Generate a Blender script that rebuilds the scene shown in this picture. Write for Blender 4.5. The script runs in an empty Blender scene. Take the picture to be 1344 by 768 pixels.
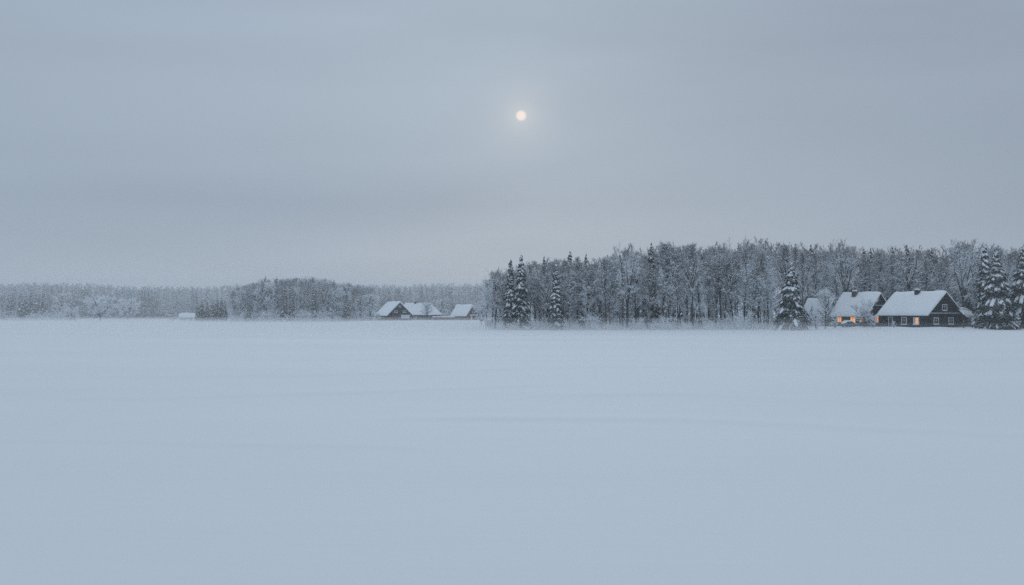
import bpy, math, random
import numpy as np
from mathutils import Vector, noise as mnoise

# ------------------------------------------------------------------ basics
F = 1441.0          # focal length in photo pixels (1344 wide)
CAMH = 3.2
HOR = 413.0
scene = bpy.context.scene
COL = scene.collection

def ux(u, D): return (u - 672.0) / F * D
def vz(v, D): return CAMH - (v - HOR) / F * D

def smooth(t):
    t = np.clip(t, 0, 1)
    return t * t * (3 - 2 * t)

DRIFTS = [  # snow drift crests: photo points (u, v) -> ground curve, height, width
    ([(-200, 436.5), (0, 438.5), (300, 442), (600, 446.5), (900, 448.5), (1344, 450), (1600, 451)], .16, 3.2),
    ([(500, 549), (672, 551), (900, 555), (1100, 563), (1300, 571), (1500, 574)], .042, 0.75),
    ([(700, 521), (900, 520), (1000, 524), (1100, 529), (1250, 530)], .03, 0.9),
    ([(0, 525), (200, 524), (400, 517), (672, 508), (800, 505)], .03, 1.0),
    ([(-100, 580), (150, 581), (450, 583), (600, 590)], .018, 0.6),
    ([(0, 497), (400, 492), (800, 482), (1344, 486)], .04, 1.8),
    ([(300, 470), (900, 474), (1500, 470)], .05, 3.0),
]
def drift_curves():
    res = []
    for pts, h, w in DRIFTS:
        xs, ys = [], []
        for u, v in pts:
            D = CAMH * F / (v - HOR)
            xs.append(ux(u, D)); ys.append(D)
        res.append((np.array(xs), np.array(ys), h, w))
    return res
DC = drift_curves()

def gz(x, y):
    """ground height (numpy)"""
    x = np.asarray(x, float); y = np.asarray(y, float)
    z = 0.46 * smooth((x - 58) / 16) * smooth((y - 223) / 8)
    z = z + 0.8 * smooth((x + 75) / 20) * smooth((8 - x) / 20) * smooth((y - 385) / 55)
    z = z + 0.5 * smooth((y - 620) / 80)
    z = z + 0.05 * np.sin(x * .031 + 1.3) * np.sin(y * .047 + x * .011) * smooth((y - 10) / 60)
    z = z + .14 * np.sin(x * .55 + y * .2) * np.sin(x * .21 - y * .35 + 1) * smooth((x - 62) / 10) * smooth((y - 222) / 6) * smooth((262 - y) / 10)
    for xs, ys, h, w in DC:
        yc = np.interp(x, xs, ys)
        f = smooth((x - xs[0]) / (0.2 * (xs[-1] - xs[0])) + .2) * smooth((xs[-1] - x) / (0.2 * (xs[-1] - xs[0])) + .2)
        yc = yc + 0.6 * w * np.sin(x * .23 / w)
        d = (y - yc) / w
        prof = np.where(d < 0, np.exp(-(d * 1.6) ** 2), np.exp(-(d * .45) ** 2))
        z = z + 1.6 * h * prof * f
    return z
def g1(x, y): return float(gz(x, y))

# ------------------------------------------------------------------ materials
def new_mat(name):
    m = bpy.data.materials.new(name); m.use_nodes = True
    nt = m.node_tree; b = nt.nodes['Principled BSDF']
    return m, nt, b
def N(nt, t, **kw):
    n = nt.nodes.new(t)
    for k, v in kw.items(): setattr(n, k, v)
    return n
def noise_node(nt, scale, detail=3, coord='Object', rough=.55, mapping=None):
    tc = N(nt, 'ShaderNodeTexCoord'); n = N(nt, 'ShaderNodeTexNoise')
    n.inputs['Scale'].default_value = scale; n.inputs['Detail'].default_value = detail
    n.inputs['Roughness'].default_value = rough
    if mapping:
        mp = N(nt, 'ShaderNodeMapping'); mp.inputs['Scale'].default_value = mapping
        nt.links.new(tc.outputs[coord], mp.inputs[0]); nt.links.new(mp.outputs[0], n.inputs['Vector'])
    else: nt.links.new(tc.outputs[coord], n.inputs['Vector'])
    return n
def ramp(nt, src, stops):
    r = N(nt, 'ShaderNodeValToRGB')
    while len(r.color_ramp.elements) < len(stops): r.color_ramp.elements.new(.5)
    for e, (p, c) in zip(r.color_ramp.elements, stops):
        e.position = p; e.color = (*c, 1)
    nt.links.new(src, r.inputs[0]); return r
def bump(nt, b, src, strength, dist):
    bp = N(nt, 'ShaderNodeBump'); bp.inputs['Strength'].default_value = strength
    bp.inputs['Distance'].default_value = dist
    nt.links.new(src, bp.inputs['Height']); nt.links.new(bp.outputs[0], b.inputs['Normal'])
    return bp
def noisy(name, c1, c2, scale, rough=.9, mapping=None, bmp=None, spec=.2):
    m, nt, b = new_mat(name)
    n = noise_node(nt, scale, mapping=mapping)
    r = ramp(nt, n.outputs['Fac'], [(.32, c1), (.68, c2)])
    nt.links.new(r.outputs[0], b.inputs['Base Color'])
    b.inputs['Roughness'].default_value = rough
    b.inputs['Specular IOR Level'].default_value = spec
    if bmp: bump(nt, b, n.outputs['Fac'], bmp[0], bmp[1])
    return m

SN1, SN2 = (.78, .83, .88), (.84, .88, .92)
M = {}
M['snow'] = noisy('snow', (.84, .88, .915), (.89, .92, .945), 1.3, bmp=(.4, .08))
# the field: wind-packed snow with long low ripples
m, nt, b = new_mat('field_snow')
n1 = noise_node(nt, .05, 3, mapping=(.35, 1, 1)); n2 = noise_node(nt, .55, 5, mapping=(.16, 1, 1), rough=.6)
n3 = noise_node(nt, 22, 2)
r = ramp(nt, n1.outputs['Fac'], [(.3, (.78, .825, .855)), (.7, (.83, .865, .885))])
nt.links.new(r.outputs[0], b.inputs['Base Color']); b.inputs['Roughness'].default_value = .85
b.inputs['Specular IOR Level'].default_value = .15
mth = N(nt, 'ShaderNodeMath', operation='MULTIPLY_ADD'); mth.inputs[1].default_value = .012
nt.links.new(n3.outputs['Fac'], mth.inputs[0]); nt.links.new(n2.outputs['Fac'], mth.inputs[2])
bump(nt, b, mth.outputs[0], .5, .06)
M['field'] = m

def frosted(name, bark1, bark2, lo, hi, frost, top=None, snowc=(.8, .84, .88)):
    """bark with snow lying on whatever faces up"""
    m, nt, b = new_mat(name)
    geo = N(nt, 'ShaderNodeNewGeometry'); sep = N(nt, 'ShaderNodeSeparateXYZ')
    nt.links.new(geo.outputs['True Normal'], sep.inputs[0])
    n = noise_node(nt, 1.6, 4, rough=.7)
    add = N(nt, 'ShaderNodeMath', operation='MULTIPLY_ADD'); add.inputs[1].default_value = frost
    nt.links.new(n.outputs['Fac'], add.inputs[0]); nt.links.new(sep.outputs['Z'], add.inputs[2])
    if top:   # the wind has cleared the upper twigs
        tcz = N(nt, 'ShaderNodeTexCoord'); sz = N(nt, 'ShaderNodeSeparateXYZ'); nt.links.new(tcz.outputs['Object'], sz.inputs[0])
        mt = N(nt, 'ShaderNodeMapRange', interpolation_type='SMOOTHSTEP')
        mt.inputs['From Min'].default_value = top[0]; mt.inputs['From Max'].default_value = top[1]; mt.inputs['To Max'].default_value = -top[2]
        nt.links.new(sz.outputs['Z'], mt.inputs['Value'])
        ad2 = N(nt, 'ShaderNodeMath', operation='ADD'); nt.links.new(add.outputs[0], ad2.inputs[0]); nt.links.new(mt.outputs[0], ad2.inputs[1]); add = ad2
    mr = N(nt, 'ShaderNodeMapRange', interpolation_type='SMOOTHSTEP')
    mr.inputs['From Min'].default_value = lo + frost * .5; mr.inputs['From Max'].default_value = hi + frost * .5
    nt.links.new(add.outputs[0], mr.inputs['Value'])
    nb = noise_node(nt, 9, 2)
    rb = ramp(nt, nb.outputs['Fac'], [(.3, bark1), (.7, bark2)])
    mx = N(nt, 'ShaderNodeMix', data_type='RGBA')
    nt.links.new(mr.outputs[0], mx.inputs['Factor']); nt.links.new(rb.outputs[0], mx.inputs['A'])
    mx.inputs['B'].default_value = (*snowc, 1)
    nt.links.new(mx.outputs['Result'], b.inputs['Base Color'])
    b.inputs['Roughness'].default_value = .9; b.inputs['Specular IOR Level'].default_value = .1
    return m
M['bark'] = frosted('frosted_bark', (.030, .028, .029), (.06, .055, .052), .3, .65, .6)
M['twig'] = frosted('frosted_twigs', (.10, .10, .105), (.19, .19, .195), -1.15, -.3, 1.5, top=(12.5, 18.0, 1.15), snowc=(.85, .885, .915))
M['limb'] = frosted('frosted_limbs', (.04, .038, .04), (.08, .075, .073), -.15, .45, .9)
M['twig_dark'] = frosted('distant_twigs', (.06, .06, .065), (.12, .12, .125), -.2, .6, 1.0, snowc=(.8, .85, .9))
M['twig_white'] = frosted('rime_twigs', (.28, .28, .29), (.45, .45, .46), -1.3, -.5, .8, snowc=(.84, .87, .90))
M['needle'] = frosted('spruce_needles', (.010, .020, .018), (.028, .042, .037), .55, 1.3, .8)
M['darkwood'] = noisy('dark_timber', (.016, .017, .019), (.034, .035, .037), 3, mapping=(.3, .3, 5), bmp=(.5, .03))
M['greywood'] = noisy('weathered_timber', (.045, .048, .055), (.085, .088, .095), 3, mapping=(.3, .3, 5), bmp=(.5, .03))
M['redwood'] = noisy('red_painted_timber', (.11, .055, .05), (.17, .085, .07), 3, mapping=(5, 5, .4))
M['brownwood'] = noisy('brown_timber', (.07, .05, .045), (.12, .09, .08), 3, mapping=(5, 5, .4))
M['paleboard'] = noisy('frosted_boards', (.45, .48, .52), (.7, .73, .76), 5)
M['white'] = noisy('white_paint', (.72, .74, .76), (.8, .81, .82), 4, rough=.5)
m, nt, b = new_mat('brick')
bt = N(nt, 'ShaderNodeTexBrick'); tc = N(nt, 'ShaderNodeTexCoord')
bt.inputs['Color1'].default_value = (.16, .06, .045, 1); bt.inputs['Color2'].default_value = (.10, .045, .04, 1)
bt.inputs['Mortar'].default_value = (.18, .17, .16, 1); bt.inputs['Scale'].default_value = 4
nt.links.new(tc.outputs['Object'], bt.inputs['Vector']); nt.links.new(bt.outputs[0], b.inputs['Base Color'])
b.inputs['Roughness'].default_value = .9
M['brick'] = m
M['sootbrick'] = noisy('sooty_brick', (.02, .02, .022), (.06, .05, .05), 5)
m, nt, b = new_mat('window_glass')
b.inputs['Base Color'].default_value = (.06, .07, .085, 1); b.inputs['Roughness'].default_value = .12
M['glass'] = m
def lit(name, c, s):
    m, nt, b = new_mat(name)
    n = noise_node(nt, 2.2, 2)
    r = ramp(nt, n.outputs['Fac'], [(.3, tuple(k * .72 for k in c)), (.65, c)])
    nt.links.new(r.outputs[0], b.inputs['Emission Color']); b.inputs['Emission Strength'].default_value = s
    b.inputs['Base Color'].default_value = (.3, .15, .06, 1)
    return m
M['lit'] = lit('lit_window', (1.0, .40, .12), .95)
M['litdim'] = lit('dim_lit_window', (.9, .36, .18), .75)
M['carpaint'] = noisy('car_paint', (.05, .06, .08), (.07, .08, .1), 3, rough=.35)
M['rubber'] = noisy('rubber', (.02, .02, .02), (.03, .03, .03), 4)

# ------------------------------------------------------------------ mesh tools
def mesh_np(name, V, faces, mats, fmat=None, smooth_=False):
    """V (n,3); faces: list of (k, m) int arrays (each all tris or all quads)"""
    me = bpy.data.meshes.new(name)
    faces = [f for f in faces if len(f)]
    nl = sum(f.size for f in faces); nf = sum(len(f) for f in faces)
    me.vertices.add(len(V)); me.vertices.foreach_set('co', np.asarray(V, np.float32).ravel())
    me.loops.add(nl); me.loops.foreach_set('vertex_index', np.concatenate([f.ravel() for f in faces]).astype(np.int32))
    me.polygons.add(nf)
    tot = np.concatenate([np.full(len(f), f.shape[1]) for f in faces]).astype(np.int32)
    st = np.concatenate([[0], np.cumsum(tot)[:-1]]).astype(np.int32)
    me.polygons.foreach_set('loop_start', st); me.polygons.foreach_set('loop_total', tot)
    if fmat is not None: me.polygons.foreach_set('material_index', np.concatenate(fmat).astype(np.int32))
    me.polygons.foreach_set('use_smooth', np.full(nf, smooth_))
    for mm in mats: me.materials.append(mm)
    me.update(calc_edges=True); me.validate()
    return me

def prisms(P0, P1, R0, R1, sides, rng):
    """tapered open prisms; returns V, quads"""
    P0 = np.asarray(P0, float); P1 = np.asarray(P1, float); n = len(P0)
    if n == 0: return np.zeros((0, 3)), np.zeros((0, 4), int)
    R0 = np.asarray(R0, float); R1 = np.asarray(R1, float)
    d = P1 - P0; L = np.linalg.norm(d, axis=1, keepdims=True) + 1e-9; d = d / L
    up = np.tile(np.array([0., 0., 1.]), (n, 1)); par = np.abs(d[:, 2]) > .95; up[par] = (1., 0., 0.)
    a = np.cross(up, d); a /= np.linalg.norm(a, axis=1, keepdims=True) + 1e-9; bb = np.cross(d, a)
    ph0 = np.pi / 2 + rng.uniform(-.5, .5, n)
    V = np.zeros((n, 2 * sides, 3))
    for k in range(sides):
        ph = ph0 + 2 * np.pi * k / sides
        o = a * np.cos(ph)[:, None] + bb * np.sin(ph)[:, None]
        V[:, k] = P0 + o * R0[:, None]; V[:, sides + k] = P1 + o * R1[:, None]
    base = (np.arange(n) * 2 * sides)[:, None]
    Q = [np.concatenate([base + k, base + (k + 1) % sides, base + sides + (k + 1) % sides, base + sides + k], 1) for k in range(sides)]
    return V.reshape(-1, 3), np.concatenate(Q)

def blobs(C, R, rng, squash=.6):
    """small faceted snow clumps (octahedra, jittered)"""
    C = np.asarray(C, float); n = len(C)
    if n == 0: return np.zeros((0, 3)), np.zeros((0, 3), int)
    o = np.array([[1, 0, 0], [0, 1, 0], [-1, 0, 0], [0, -1, 0], [0, 0, 1], [0, 0, -.6]], float)
    V = C[:, None, :] + o[None] * (np.asarray(R)[:, None, None] * rng.uniform(.6, 1.4, (n, 6, 1))) * np.array([1, 1, squash])
    f = np.array([[0, 1, 4], [1, 2, 4], [2, 3, 4], [3, 0, 4], [1, 0, 5], [2, 1, 5], [3, 2, 5], [0, 3, 5]])
    T = (np.arange(n) * 6)[:, None, None] + f[None]
    return V.reshape(-1, 3), T.reshape(-1, 3)

class Parts:
    def __init__(s): s.V = []; s.F = []; s.MI = []; s.n = 0
    def add(s, V, Fc, mi=0):
        if len(V) == 0: return
        s.V.append(V); s.F.append(np.asarray(Fc) + s.n); s.MI.append(np.full(len(Fc), mi)); s.n += len(V)
    def build(s, name, mats, sm=False): return mesh_np(name, np.concatenate(s.V), s.F, mats, s.MI, sm)
    def arrays(s): return s

# ------------------------------------------------------------------ bare trees
def grow_tree(seed, H, env, first=.3, nl=34, nb=7, nt_=5, nw=4, elev=(35, 60), r_trunk=.2, wander=.06, twl=1.0, fork=None):
    """env(t): crown radius at relative height t. Returns segments per level."""
    rg = np.random.default_rng(seed)
    S = {0: [], 1: [], 2: [], 3: [], 4: []}
    def path(p, d, L, r0, r1, n, wob, trop):
        pts = [p]; d = d / np.linalg.norm(d); dirs = []
        for i in range(n):
            d = d + rg.normal(0, wob, 3) + np.array([0, 0, trop]); d /= np.linalg.norm(d)
            dirs.append(d); pts.append(pts[-1] + d * L / n)
        rs = np.linspace(r0, r1, n + 1)
        return pts, dirs, rs
    def rec(level, pts, rs):
        for i in range(len(pts) - 1): S[level].append((pts[i], pts[i + 1], rs[i], rs[i + 1]))
    trunks = []
    if fork:
        h0 = H * fork[0]
        pts, dirs, rs = path(np.zeros(3), np.array([0, 0, 1.]), h0, r_trunk, r_trunk * .8, 4, wander * .5, .02); rec(0, pts, rs)
        for k in range(fork[1]):
            az = 2 * np.pi * (k + rg.uniform(-.2, .2)) / fork[1]; tl = fork[2] * rg.uniform(.5, 1.2)
            d = np.array([np.cos(az) * tl, np.sin(az) * tl, 1.])
            p2, d2, r2 = path(pts[-1], d, (H - h0) * rg.uniform(.85, 1.05), r_trunk * .55, .015, 9, wander, .07)
            rec(0, p2, r2); trunks.append((p2, h0))
    else:
        pts, dirs, rs = path(np.zeros(3), np.array([0, 0, 1.]), H, r_trunk, .015, 12, wander * .5, .05); rec(0, pts, rs)
        trunks.append((pts, 0))
    def at(pts, t):
        f = t * (len(pts) - 1); i = min(int(f), len(pts) - 2); return pts[i] + (pts[i + 1] - pts[i]) * (f - i), pts[i + 1] - pts[i]
    clumps = []
    for tp, _ in trunks:
        cnt = int(nl / len(trunks)) + 1
        for j in range(cnt):
            tt = first + (1 - first) * ((j + rg.uniform(0, 1)) / cnt) if not fork else ((j + rg.uniform(0, 1)) / cnt)
            p, dd = at(tp, min(tt, .98))
            zr = p[2] / H
            az = rg.uniform(0, 2 * np.pi); el = math.radians(rg.uniform(*elev) + 18 * zr)
            R = max(env(zr), .25) * rg.uniform(.75, 1.12)
            if fork: R = max(R - np.hypot(p[0], p[1]), .35 * R)
            L = R / max(math.cos(el), .35)
            L = min(L, (H * 1.03 - p[2]) / max(math.sin(el), .2) + .5)
            d = np.array([math.cos(az) * math.cos(el), math.sin(az) * math.cos(el), math.sin(el)])
            lp, ld, lr = path(p, d, L, .022 + .016 * L, .012, 5, .09, .03); rec(1, lp, lr)
            for _b in range(nb):
                tb = rg.uniform(.15, 1.); p2, d2 = at(lp, min(tb, .99)); d2 = d2 / np.linalg.norm(d2)
                db = d2 * .75 + rg.normal(0, .55, 3) + np.array([0, 0, .06])
                Lb = L * .42 * rg.uniform(.6, 1.15) * (1.15 - .5 * tb) + .15
                bp, bd, br = path(p2, db, Lb, .02, .010, 3, .14, .02); rec(2, bp, br)
                for _t in range(nt_):
                    p3, d3 = at(bp, rg.uniform(.1, .99)); d3 = d3 / np.linalg.norm(d3)
                    dt = d3 * .7 + rg.normal(0, .6, 3)
                    Lt = (.30 + .35 * rg.uniform()) * twl
                    tp3, td, tr = path(p3, dt, Lt, .014, .008, 2, .15, .0); rec(3, tp3, tr)
                    if rg.uniform() < .85: clumps.append((p3, zr))
                    for _w in range(nw):
                        p4, d4 = at(tp3, rg.uniform(.1, .99)); d4 = d4 / np.linalg.norm(d4)
                        dw = d4 * .8 + rg.normal(0, .55, 3); dw /= np.linalg.norm(dw)
                        S[4].append((p4, p4 + dw * twl * rg.uniform(.14, .34), .010, .006))
    return S, clumps, rg

def tree_meshes(key, seed, H, env, snow_k=1.0, thick=1.0, white=False, clump=1.0, clump_r=.13, **kw):
    S, clumps, rg = grow_tree(seed, H, env, **kw)
    tr = Parts(); cr = Parts()
    for lv, sides in ((0, 8),):
        a = S[lv]
        if a:
            V, Q = prisms([s[0] for s in a], [s[1] for s in a], np.array([s[2] for s in a]) * 1.0, np.array([s[3] for s in a]), sides, np.random.default_rng(1))
            tr.add(V, Q)
    for lv in (1, 2, 3, 4):
        a = S[lv]
        if not a: continue
        k = {1: 1.25, 2: 1.3, 3: 1.35, 4: 1.5}[lv] * thick
        V, Q = prisms([s[0] for s in a], [s[1] for s in a], np.array([s[2] for s in a]) * k, np.array([s[3] for s in a]) * k, 4 if lv == 1 else 3, rg)
        cr.add(V, Q, 2 if lv == 1 else 0)
    C = [c for c, zr in clumps if rg.uniform() < clump * (1 if zr < .7 else max(.12, 1 - (zr - .7) * 4))]
    if C:
        R = rg.uniform(.5, 1.6, len(C)) * clump_r
        V, T = blobs(np.array(C) + rg.normal(0, .04, (len(C), 3)), R, rg); cr.add(V, T, 1)
    tm = tr.build(key + '_trunk', [M['bark']], True)
    cm = cr.build(key + '_crown', [M['twig_white' if white else 'twig'], M['snow'], M['limb']])
    return tm, cm

def env_forest(w):  # slim ascending crown
    return lambda t: w * (np.clip((t - .18) / .35, 0, 1) ** .7) * (1 - np.clip((t - .62) / .42, 0, 1) ** 2) + .1
def env_fan(w):
    return lambda t: w * np.clip((t - .15) / .4, 0, 1) ** .8 * np.sqrt(np.clip(1.08 - t, 0, 1) / .5).clip(0, 1)
def env_dome(w):
    return lambda t: w * np.sqrt(np.clip(1 - ((t - .5) / .56) ** 2, 0, 1)) + .1

PROTO = {}
HT = {}
WD = {}
def reg(key, meshes, H, W):
    v = np.zeros(len(meshes[1].vertices) * 3, np.float32); meshes[1].vertices.foreach_get('co', v); v = v.reshape(-1, 3)
    PROTO[key] = meshes; HT[key] = float(np.percentile(v[:, 2], 99.85)); WD[key] = W
    if key[:3] != 'sp_': WD[key] = .5 * W + .5 * 2 * float(np.percentile(np.hypot(v[:, 0], v[:, 1]), 97))
reg('slim1', tree_meshes('slim_a', 11, 18, env_forest(2.3), first=.3, nl=36, nt_=4, nw=3, thick=1.25), 18, 5)
reg('slim2', tree_meshes('slim_b', 12, 18, env_forest(2.6), first=.36, nl=32, elev=(40, 65), nt_=4, nw=3, thick=1.25), 18, 5.4)
reg('slim3', tree_meshes('slim_c', 13, 18, env_forest(2.0), first=.14, nl=42, elev=(15, 45), clump=1.3, nt_=4, nw=3, thick=1.3), 18, 4.4)
reg('slim4', tree_meshes('slim_d', 14, 18, env_fan(2.8), first=.34, nl=34, elev=(45, 68), nt_=4, nw=3, thick=1.25), 18, 5.8)
reg('slim5', tree_meshes('slim_e', 15, 18, env_forest(2.4), first=.12, nl=42, clump=1.6, clump_r=.13, nt_=4, nw=3, thick=1.4), 18, 5.2)
reg('fan1', tree_meshes('fan_a', 21, 17, env_fan(3.8), nl=44, nt_=4, nw=3, fork=(.32, 6, .34), elev=(30, 62), r_trunk=.26, clump=.7), 17, 8)
reg('fan2', tree_meshes('fan_b', 22, 17, env_fan(3.6), nl=42, nt_=4, nw=3, fork=(.42, 5, .3), elev=(35, 65), r_trunk=.24, clump=.5), 17, 7.6)
reg('orchard1', tree_meshes('orchard_a', 31, 8.4, env_dome(2.7), nl=32, fork=(.3, 4, .45), elev=(10, 50), white=True, thick=1.1, r_trunk=.12, nb=8, clump=.8, twl=.8, clump_r=.06), 8.4, 5.2)
reg('orchard2', tree_meshes('orchard_b', 32, 6.4, env_dome(2.9), nl=32, fork=(.2, 5, .6), elev=(10, 55), white=True, thick=1.25, r_trunk=.1, nb=7, clump=.7, twl=.75, clump_r=.055), 6.4, 5.6)
reg('dome', tree_meshes('dome', 33, 14, env_dome(7.6), nl=44, fork=(.16, 6, .7), elev=(0, 50), r_trunk=.36, nb=9, thick=2.6, white=True, clump=2, clump_r=.26, twl=1.4), 14, 16)
reg('shrub', tree_meshes('shrub', 34, 3, env_dome(1.3), nl=12, fork=(.04, 5, .5), elev=(30, 75), white=True, thick=1.5, r_trunk=.05, nb=6, nt_=4, nw=3, clump=.9, twl=.6, clump_r=.05), 3, 2.6)
reg('rime1', tree_meshes('rime_a', 41, 17, env_dome(3.4), first=.08, nl=36, nb=7, nt_=5, nw=3, elev=(5, 50), thick=2.0, white=True, clump=1.5, clump_r=.16, r_trunk=.2, twl=1.2), 17, 6.8)
reg('rime2', tree_meshes('rime_b', 42, 17, env_forest(3.0), first=.08, nl=36, nb=7, nt_=5, nw=3, elev=(30, 60), thick=1.8, clump=1.4, clump_r=.15, r_trunk=.2, twl=1.2), 17, 6)

# ------------------------------------------------------------------ spruces
def spruce_meshes(key, seed, H, W, levels=26, per=9, heavy=1.0, power=.85, lod=False):
    rg = np.random.default_rng(seed)
    tr = Parts(); nd = Parts(); sn = Parts()
    zs = np.linspace(0, H * .985, 9); c = np.column_stack([rg.normal(0, .03, 9), rg.normal(0, .03, 9), zs])
    rr = np.linspace(.012 * H + .04, .02, 9)
    V, Q = prisms(c[:-1], c[1:], rr[:-1], rr[1:], 8, rg); tr.add(V, Q)
    blades = []; SB = []; SR = []
    for i in range(levels):
        t = (i + .4 * rg.uniform()) / levels
        z = H * (.045 + .945 * t ** .94)
        Rl = W / 2 * (1 - z / H) ** power * (1.0 if t > .06 else .8) + .10
        Rl *= rg.uniform(.86, 1.14)
        n = max(4, int(round(per * (.5 + .6 * (1 - t)))))
        off = rg.uniform(0, 2 * np.pi)
        for k in range(n):
            az = off + 2 * np.pi * (k + rg.uniform(-.3, .3)) / n
            L = Rl * rg.uniform(.72, 1.15)
            zz = z + rg.uniform(-.9, .9) * H / levels + .25 * L
            dr = rg.uniform(.75, 1.25) * (1.15 - .45 * t)          # droop
            ca, sa = math.cos(az), math.sin(az)
            ns = 5
            pts = []
            for j in range(ns + 1):
                s = j / ns
                rr_ = L * s; dz = .12 * L * s - dr * L * s ** 1.5 * .9
                if s > .85: dz += .05 * L
                pts.append(np.array([ca * rr_, sa * rr_, zz + dz]))
            side = np.array([-sa, ca, 0.])
            wmax = (.22 * L + .12) * rg.uniform(.8, 1.2)
            # needles: sprays on both sides, hanging a little
            for j in range(ns):
                for q in range(2 if not lod else 1):
                    s = (j + rg.uniform(.1, 1)) / ns
                    jj = min(int(s * ns), ns - 1); f = s * ns - jj
                    p = pts[jj] * (1 - f) + pts[jj + 1] * f
                    fw = (pts[jj + 1] - pts[jj]); fw /= np.linalg.norm(fw) + 1e-9
                    wl = wmax * (1.25 - .8 * abs(s - .45)) * rg.uniform(.7, 1.3)
                    for sg in (-1, 1):
                        tip = p + side * sg * wl + fw * wl * .7 + np.array([0, 0, -.35 * wl - rg.uniform(0, .12)])
                        hw = fw * (.09 + .10 * wl)
                        dn = np.array([0, 0, -.10 - .12 * wl])
                        blades.append((p - hw, p + hw, tip + hw * .2, tip - hw * .3))
                        blades.append((p - hw * .6, tip - hw * .5, tip + dn * 1.6, p + dn * 1.4))
                    # hanging twigs below the spine
                    hg = np.array([rg.normal(0, .05), rg.normal(0, .05), -rg.uniform(.18, .5) * (.6 + .5 * (1 - t))])
                    blades.append((p - fw * .13, p + fw * .13, p + fw * .07 + hg, p - fw * .08 + hg))
            for _q in range(9):
                s = rg.uniform(.3, 1.); jj = min(int(s * ns), ns - 1); f = s * ns - jj
                SB.append(pts[jj] * (1 - f) + pts[jj + 1] * f + side * rg.uniform(-1, 1) * wmax * .9 + np.array([0, 0, rg.uniform(-.12, .08)])); SR.append(rg.uniform(.07, .19))
            # snow loaf lying along the branch
            nseg = 5; ring = 6; sv = []
            s0 = rg.uniform(.05, .35); s1 = rg.uniform(.8, 1.0)
            if rg.uniform() < .13: continue
            hvy = heavy * rg.uniform(.6, 1.25)
            for j in range(nseg + 1):
                s = s0 + (s1 - s0) * j / nseg
                jj = min(int(s * ns), ns - 1); f = s * ns - jj
                p = pts[jj] * (1 - f) + pts[jj + 1] * f
                e = math.sin(math.pi * (j + .25) / (nseg + .5)) ** .6
                ww = min((wmax * .72 + .07) * e * hvy * rg.uniform(.65, 1.35), .36); hh = (.13 + .07 * L) * e * hvy * rg.uniform(.8, 1.3)
                for q in range(ring):
                    a = math.pi * q / (ring - 1)
                    lump = rg.uniform(.85, 1.15)
                    x_ = math.cos(a) * ww * lump
                    z_ = math.sin(a) * hh * lump + .10 - .35 * abs(math.cos(a)) ** 2 * ww
                    sv.append(p + side * x_ + np.array([0, 0, z_]))
            sv = np.array(sv); qd = []
            for j in range(nseg):
                for q in range(ring - 1):
                    a0 = j * ring + q; qd.append((a0, a0 + ring, a0 + ring + 1, a0 + 1))
                a0 = j * ring; qd.append((a0 + ring - 1, a0 + 2 * ring - 1, a0 + ring, a0))
            qd.append((0, 1, 4, 5)); e0 = nseg * ring; qd.append((e0 + 5, e0 + 4, e0 + 1, e0))
            sn.add(sv, np.array(qd))
    V, T = blobs(np.array(SB), np.array(SR), rg, .7); sn.add(V, T)
    # leader
    V, Q = prisms([[0, 0, H * .95]], [[0, 0, H * 1.02]], [.05], [.01], 4, rg); nd.add(V, Q)
    V, T = blobs(np.array([[0.02, 0, H * .985], [0, .03, H * .955], [.05, .0, H * .93]]), np.array([.07, .12, .15]), rg, 1.1); sn.add(V, T)
    B = np.array(blades).reshape(-1, 3); B += rg.normal(0, .015, B.shape)
    nd.add(B, np.arange(len(B)).reshape(-1, 4))
    return (tr.build(key + '_trunk', [M['bark']], True), nd.build(key + '_crown', [M['needle']]), sn.build(key + '_snow', [M['snow']], True))
reg('sp_wide', spruce_meshes('spruce_wide', 51, 13.5, 7.4, levels=32, per=12, heavy=1.0, power=.98), 13.5, 7.4)
reg('sp_big', spruce_meshes('spruce_big', 52, 16, 8.2, levels=38, per=13, heavy=1.0, power=.95), 16, 8.2)
reg('sp_slim', spruce_meshes('spruce_slim', 53, 15, 3.9, levels=34, per=8, heavy=1.1, power=.75), 15, 3.9)
reg('sp_slim2', spruce_meshes('spruce_slim_b', 54, 15, 4.4, levels=32, per=8, heavy=1.2, power=.7), 15, 4.4)
reg('sp_mid', spruce_meshes('spruce_mid', 55, 18, 4.8, levels=34, per=8, heavy=.8, power=.75), 18, 4.8)

# ------------------------------------------------------------------ placing things
def tag(o, label=None, cat=None, group=None, kind=None):
    if label: o['label'] = label
    if cat: o['category'] = cat
    if group: o['group'] = group
    if kind: o['kind'] = kind
    return o
def empty(name, loc, rz=0.0, label=None, cat=None, group=None):
    o = bpy.data.objects.new(name, None); COL.objects.link(o); o.location = loc; o.rotation_euler = (0, 0, rz)
    o.empty_display_size = .3
    return tag(o, label, cat, group)
def child(name, me, parent, label=None):
    o = bpy.data.objects.new(name, me); COL.objects.link(o); o.parent = parent
    if label: o['label'] = label
    return o
RR = random.Random(7)
def tree(key, u, vtop, D, label, cat, group=None, wpx=None, name=None, zoff=-.12, rot=None):
    x = ux(u, D); zb = g1(x, D) + zoff
    h = vz(vtop, D) - zb
    sz = h / HT[key]
    sw = sz if wpx is None else (wpx / F * D) / WD[key]
    nm = name or ('spruce_tree' if key.startswith('sp_') else 'bare_tree')
    e = empty(nm, (x, D, zb), RR.uniform(0, 6.28) if rot is None else rot, label, cat, group)
    e.scale = (sw, sw, sz)
    ms = PROTO[key]
    child('trunk', ms[0], e); child('crown', ms[1], e)
    if len(ms) > 2: child('snow_load', ms[2], e)
    return e

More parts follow.
